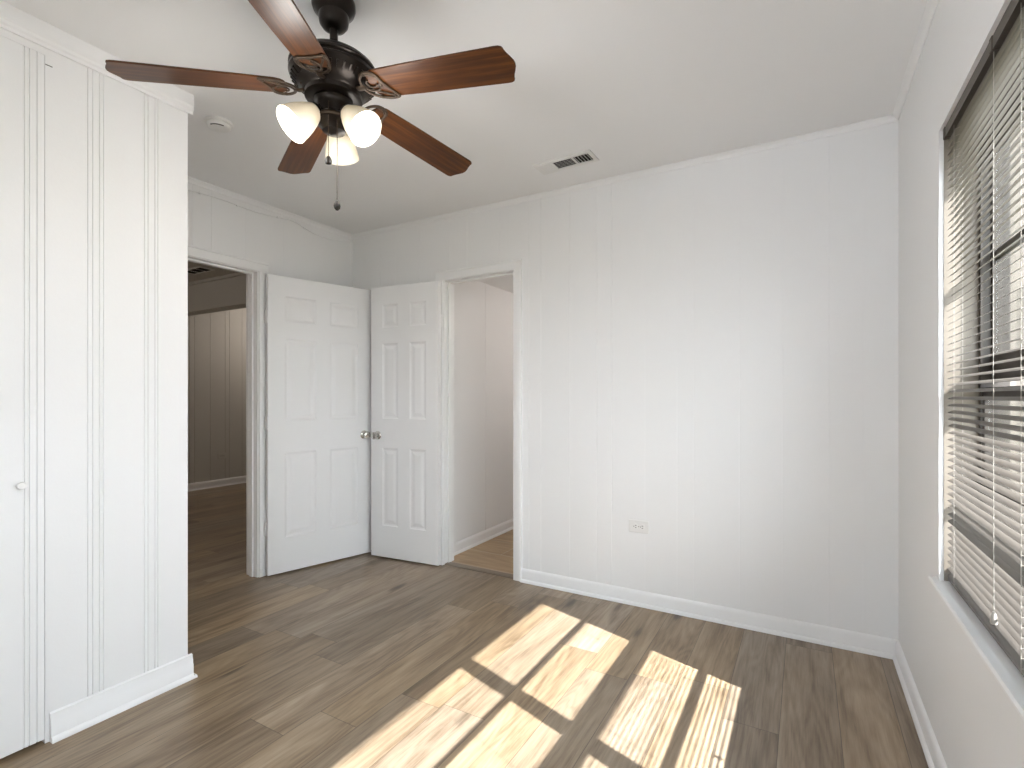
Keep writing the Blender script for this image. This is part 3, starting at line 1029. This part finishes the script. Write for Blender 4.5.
# cooling fins on the lower bowl
for k in range(40):
    a = 2 * PI * k / 40
    m = Matrix.Rotation(a, 4, 'Z') @ Matrix.Translation((0.1215, 0, fl(2.2335))) @ Matrix.Rotation(math.radians(-42), 4, 'Y')
    add_box(bm, (-0.012, -0.0028, -0.004), (0.012, 0.0028, 0.004), m)
motor = link_mesh('motor_housing', bm, M['bronze'], fan, smooth=30)
bm = bmesh.new()
add_lathe(bm, [(0, fl(2.184)), (0.060, fl(2.183)), (0.062, fl(2.176)), (0.056, fl(2.170)), (0.053, fl(2.160)), (0.053, fl(2.128)), (0.058, fl(2.122)),
               (0.058, fl(2.108)), (0.050, fl(2.098)), (0.040, fl(2.090)), (0.036, fl(2.080)), (0.020, fl(2.076)), (0.010, fl(2.070)), (0, fl(2.068))], 48)
sh = link_mesh('switch_housing', bm, M['bronze'], fan, smooth=35)
bm = bmesh.new()
add_lathe(bm, [(0.0595, fl(2.120)), (0.0615, fl(2.117)), (0.0615, fl(2.113)), (0.0595, fl(2.110))], 48, closed=True)
link_mesh('trim_ring', bm, M['iron'], sh, smooth=35)

# blades
def blade_outline():
    half = [(0.142, 0.0), (0.143, 0.022), (0.148, 0.038), (0.158, 0.049), (0.174, 0.055), (0.30, 0.060), (0.45, 0.0635), (0.585, 0.0665), (0.600, 0.0660), (0.609, 0.0625),
            (0.6125, 0.056), (0.6135, 0.049), (0.6175, 0.038), (0.624, 0.025), (0.630, 0.011), (0.6315, 0.0)]
    return half + [(x, -y) for x, y in half[-2:0:-1]]
TILTB = math.radians(-10.2)
ZB = fl(2.2176)
DROOP = math.radians(4.3)
PH = math.radians(10.574)
for k in range(5):
    a = PH + k * 2 * PI / 5
    M4 = Matrix.Translation((0, 0, ZB)) @ Matrix.Rotation(a, 4, 'Z') @ Matrix.Rotation(DROOP, 4, 'Y') @ Matrix.Rotation(TILTB, 4, 'X')
    bm = bmesh.new()
    ol = blade_outline()
    add_prism(bm, ol, -0.003, 0.003, lambda s, p, q: Vector((p, q, s)))
    b = link_mesh('fan_blade', bm, M['blade'], fan, bevel=0.0015)
    b.matrix_local = M4
    # bracket under the blade: leaf shaped loop, round eye and scroll
    bm = bmesh.new()
    zz = -0.0065
    leaf = []
    ctrl = [(0.116, 0.000), (0.121, -0.028), (0.139, -0.050), (0.164, -0.054), (0.183, -0.041), (0.190, -0.014), (0.200, 0.014), (0.215, 0.044), (0.219, 0.053),
            (0.203, 0.057), (0.178, 0.054), (0.151, 0.045), (0.130, 0.030), (0.119, 0.014)]
    n = len(ctrl)
    for i in range(n):
        p0, p1, p2, p3 = (Vector(ctrl[(i + j - 1) % n]) for j in range(4))
        for s in range(3):
            t = s / 3.0
            q = 0.5 * ((2 * p1) + (p2 - p0) * t + (2 * p0 - 5 * p1 + 4 * p2 - p3) * t * t + (3 * p1 - p0 - 3 * p2 + p3) * t ** 3)
            leaf.append((q.x, q.y, zz))
    add_tube(bm, leaf, 0.0048, 8, True, 0.75)
    eye = [(0.153 + 0.033 * math.cos(t), -0.014 + 0.034 * math.sin(t), zz) for t in [2 * PI * j / 28 for j in range(28)]]
    add_tube(bm, eye, 0.0036, 8, True, 0.8)
    scroll = [(0.153 + (0.021 - 0.0006 * j) * math.cos(0.28 * j + 0.4), -0.014 + (0.021 - 0.0006 * j) * math.sin(0.28 * j + 0.4), zz) for j in range(15)]
    add_tube(bm, scroll, 0.0032, 8, False, 0.8)
    add_tube(bm, [(0.157, 0.022, zz), (0.176, 0.033, zz), (0.202, 0.046, zz)], 0.0032, 8, False, 0.8)
    # arm to the motor
    add_tube(bm, [(0.123, 0.0, zz), (0.108, -0.001, zz - 0.003), (0.095, 0.0, zz - 0.001), (0.082, 0.0, zz + 0.006), (0.068, 0.0, zz + 0.016)], 0.0105, 10, False, 0.45)
    add_box(bm, (0.070, -0.020, 0.004), (0.100, 0.020, 0.012))
    for sx, sy in ((0.150, -0.049), (0.207, 0.050), (0.160, 0.046)):
        add_lathe(bm, [(0, zz - 0.005), (0.004, zz - 0.0045), (0.0055, zz - 0.002), (0.0055, zz + 0.003), (0, zz + 0.003)], 12, Matrix.Translation((sx, sy, 0)))
    br = link_mesh('blade_bracket', bm, M['iron'], fan, smooth=40)
    br.matrix_local = M4

# light kit
def shade_profile():
    out = [(0.024, 0.0), (0.028, -0.004), (0.032, -0.014), (0.040, -0.032), (0.048, -0.056), (0.0535, -0.080), (0.0565, -0.098), (0.0575, -0.104)]
    inn = [(r - 0.0028, z) for r, z in out[::-1]]
    return out + inn
for k, az in enumerate((127, 3, 251)):
    a = math.radians(az)
    tilt = math.radians(47)
    # local -z points out along the lamp axis
    M4 = Matrix.Translation((0, 0, fl(2.137))) @ Matrix.Rotation(a, 4, 'Z') @ Matrix.Translation((0.050, 0, 0)) @ Matrix.Rotation(-tilt, 4, 'Y')
    bm = bmesh.new()
    add_lathe(bm, [(0, 0.012), (0.014, 0.012), (0.016, 0.0), (0.022, -0.004), (0.026, -0.010), (0.0265, -0.020), (0.022, -0.024), (0, -0.024)], 28)
    so = link_mesh('lamp_socket', bm, M['bronze'], fan, smooth=35)
    so.matrix_local = M4
    bm = bmesh.new()
    add_lathe(bm, [(r, z - 0.014) for r, z in shade_profile()], 48, closed=True)
    shd = link_mesh('lamp_shade', bm, M['shade'], fan, smooth=60)
    shd.matrix_local = M4
    bm = bmesh.new()
    add_lathe(bm, [(0, -0.024), (0.011, -0.024), (0.012, -0.034), (0.018, -0.046), (0.0235, -0.060), (0.0235, -0.070), (0.018, -0.081), (0.009, -0.087), (0, -0.088)], 28)
    bl = link_mesh('bulb', bm, M['bulb'], shd, smooth=60)
    ld = bpy.data.lights.new('fan_bulb_light', 'POINT')
    ld.energy = LAMP_W
    ld.color = (1.0, 0.965, 0.92)
    ld.shadow_soft_size = 0.07
    lo = bpy.data.objects.new('bulb_light', ld)
    COL.objects.link(lo)
    lo.parent = fan
    lo.matrix_local = M4 @ Matrix.Translation((0, 0, -0.175))


# pull chains
for dx, dy, z0, z1, fob in ((0.030, -0.047, 2.150, 1.975, 0.026), (0.043, -0.024, 2.105, 1.838, 0.030)):
    bm = bmesh.new()
    add_tube(bm, [(dx, dy, fl(z0)), (dx, dy, fl(z1))], 0.0012, 6)
    zz = z0
    while zz > z1:
        bmesh.ops.create_icosphere(bm, subdivisions=1, radius=0.0018, matrix=Matrix.Translation((dx, dy, fl(zz))))
        zz -= 0.0065
    ch = link_mesh('pull_chain', bm, M['iron'], fan)
    bm = bmesh.new()
    add_lathe(bm, [(0, 0), (0.003, 0), (0.006, -0.003), (0.0095, -0.010), (0.0108, -0.017), (0.0092, -0.024), (0.004, -fob), (0, -fob)], 18,
              Matrix.Translation((dx, dy, fl(z1))))
    link_mesh('chain_fob', bm, M['fob'], ch, smooth=45)

# ------------------------------------------------------------------ outdoors
bm = box_bm((XR + WT + 0.02, -30, -0.6), (40, 45, -0.5))
struct(link_mesh('ground_outside', bm, M['ground']), 'pale ground outside the window', 'ground')
hs = tag(empty('exterior_house', (1.0, 5.6, -0.5)), 'beige house wall outside glimpsed between the blind slats', 'house')
link_mesh('house_wall', box_bm((0, 0, 0), (6.0, 5, 6.1)), M['stucco'], hs)
bm = bmesh.new()
add_prism(bm, [(-0.35, 6.0), (5.35, 6.0), (2.5, 7.6)], -0.3, 6.3, lambda s, p, q: Vector((s, p, q)))
link_mesh('roof', bm, M['shingle'], hs)
bm = bmesh.new()
for a, b in (((0.6, 1.2), (1.7, 1.3)), ((0.6, 2.6), (1.7, 2.7)), ((0.6, 1.3), (0.7, 2.6)), ((1.6, 1.3), (1.7, 2.6))):
    add_box(bm, (a[0], -0.04, a[1]), (b[0], 0.0, b[1]))
wf = link_mesh('house_window', bm, M['trim'], hs)
link_mesh('pane', box_bm((0.7, -0.02, 1.3), (1.6, -0.001, 2.6)), M['frame'], wf)
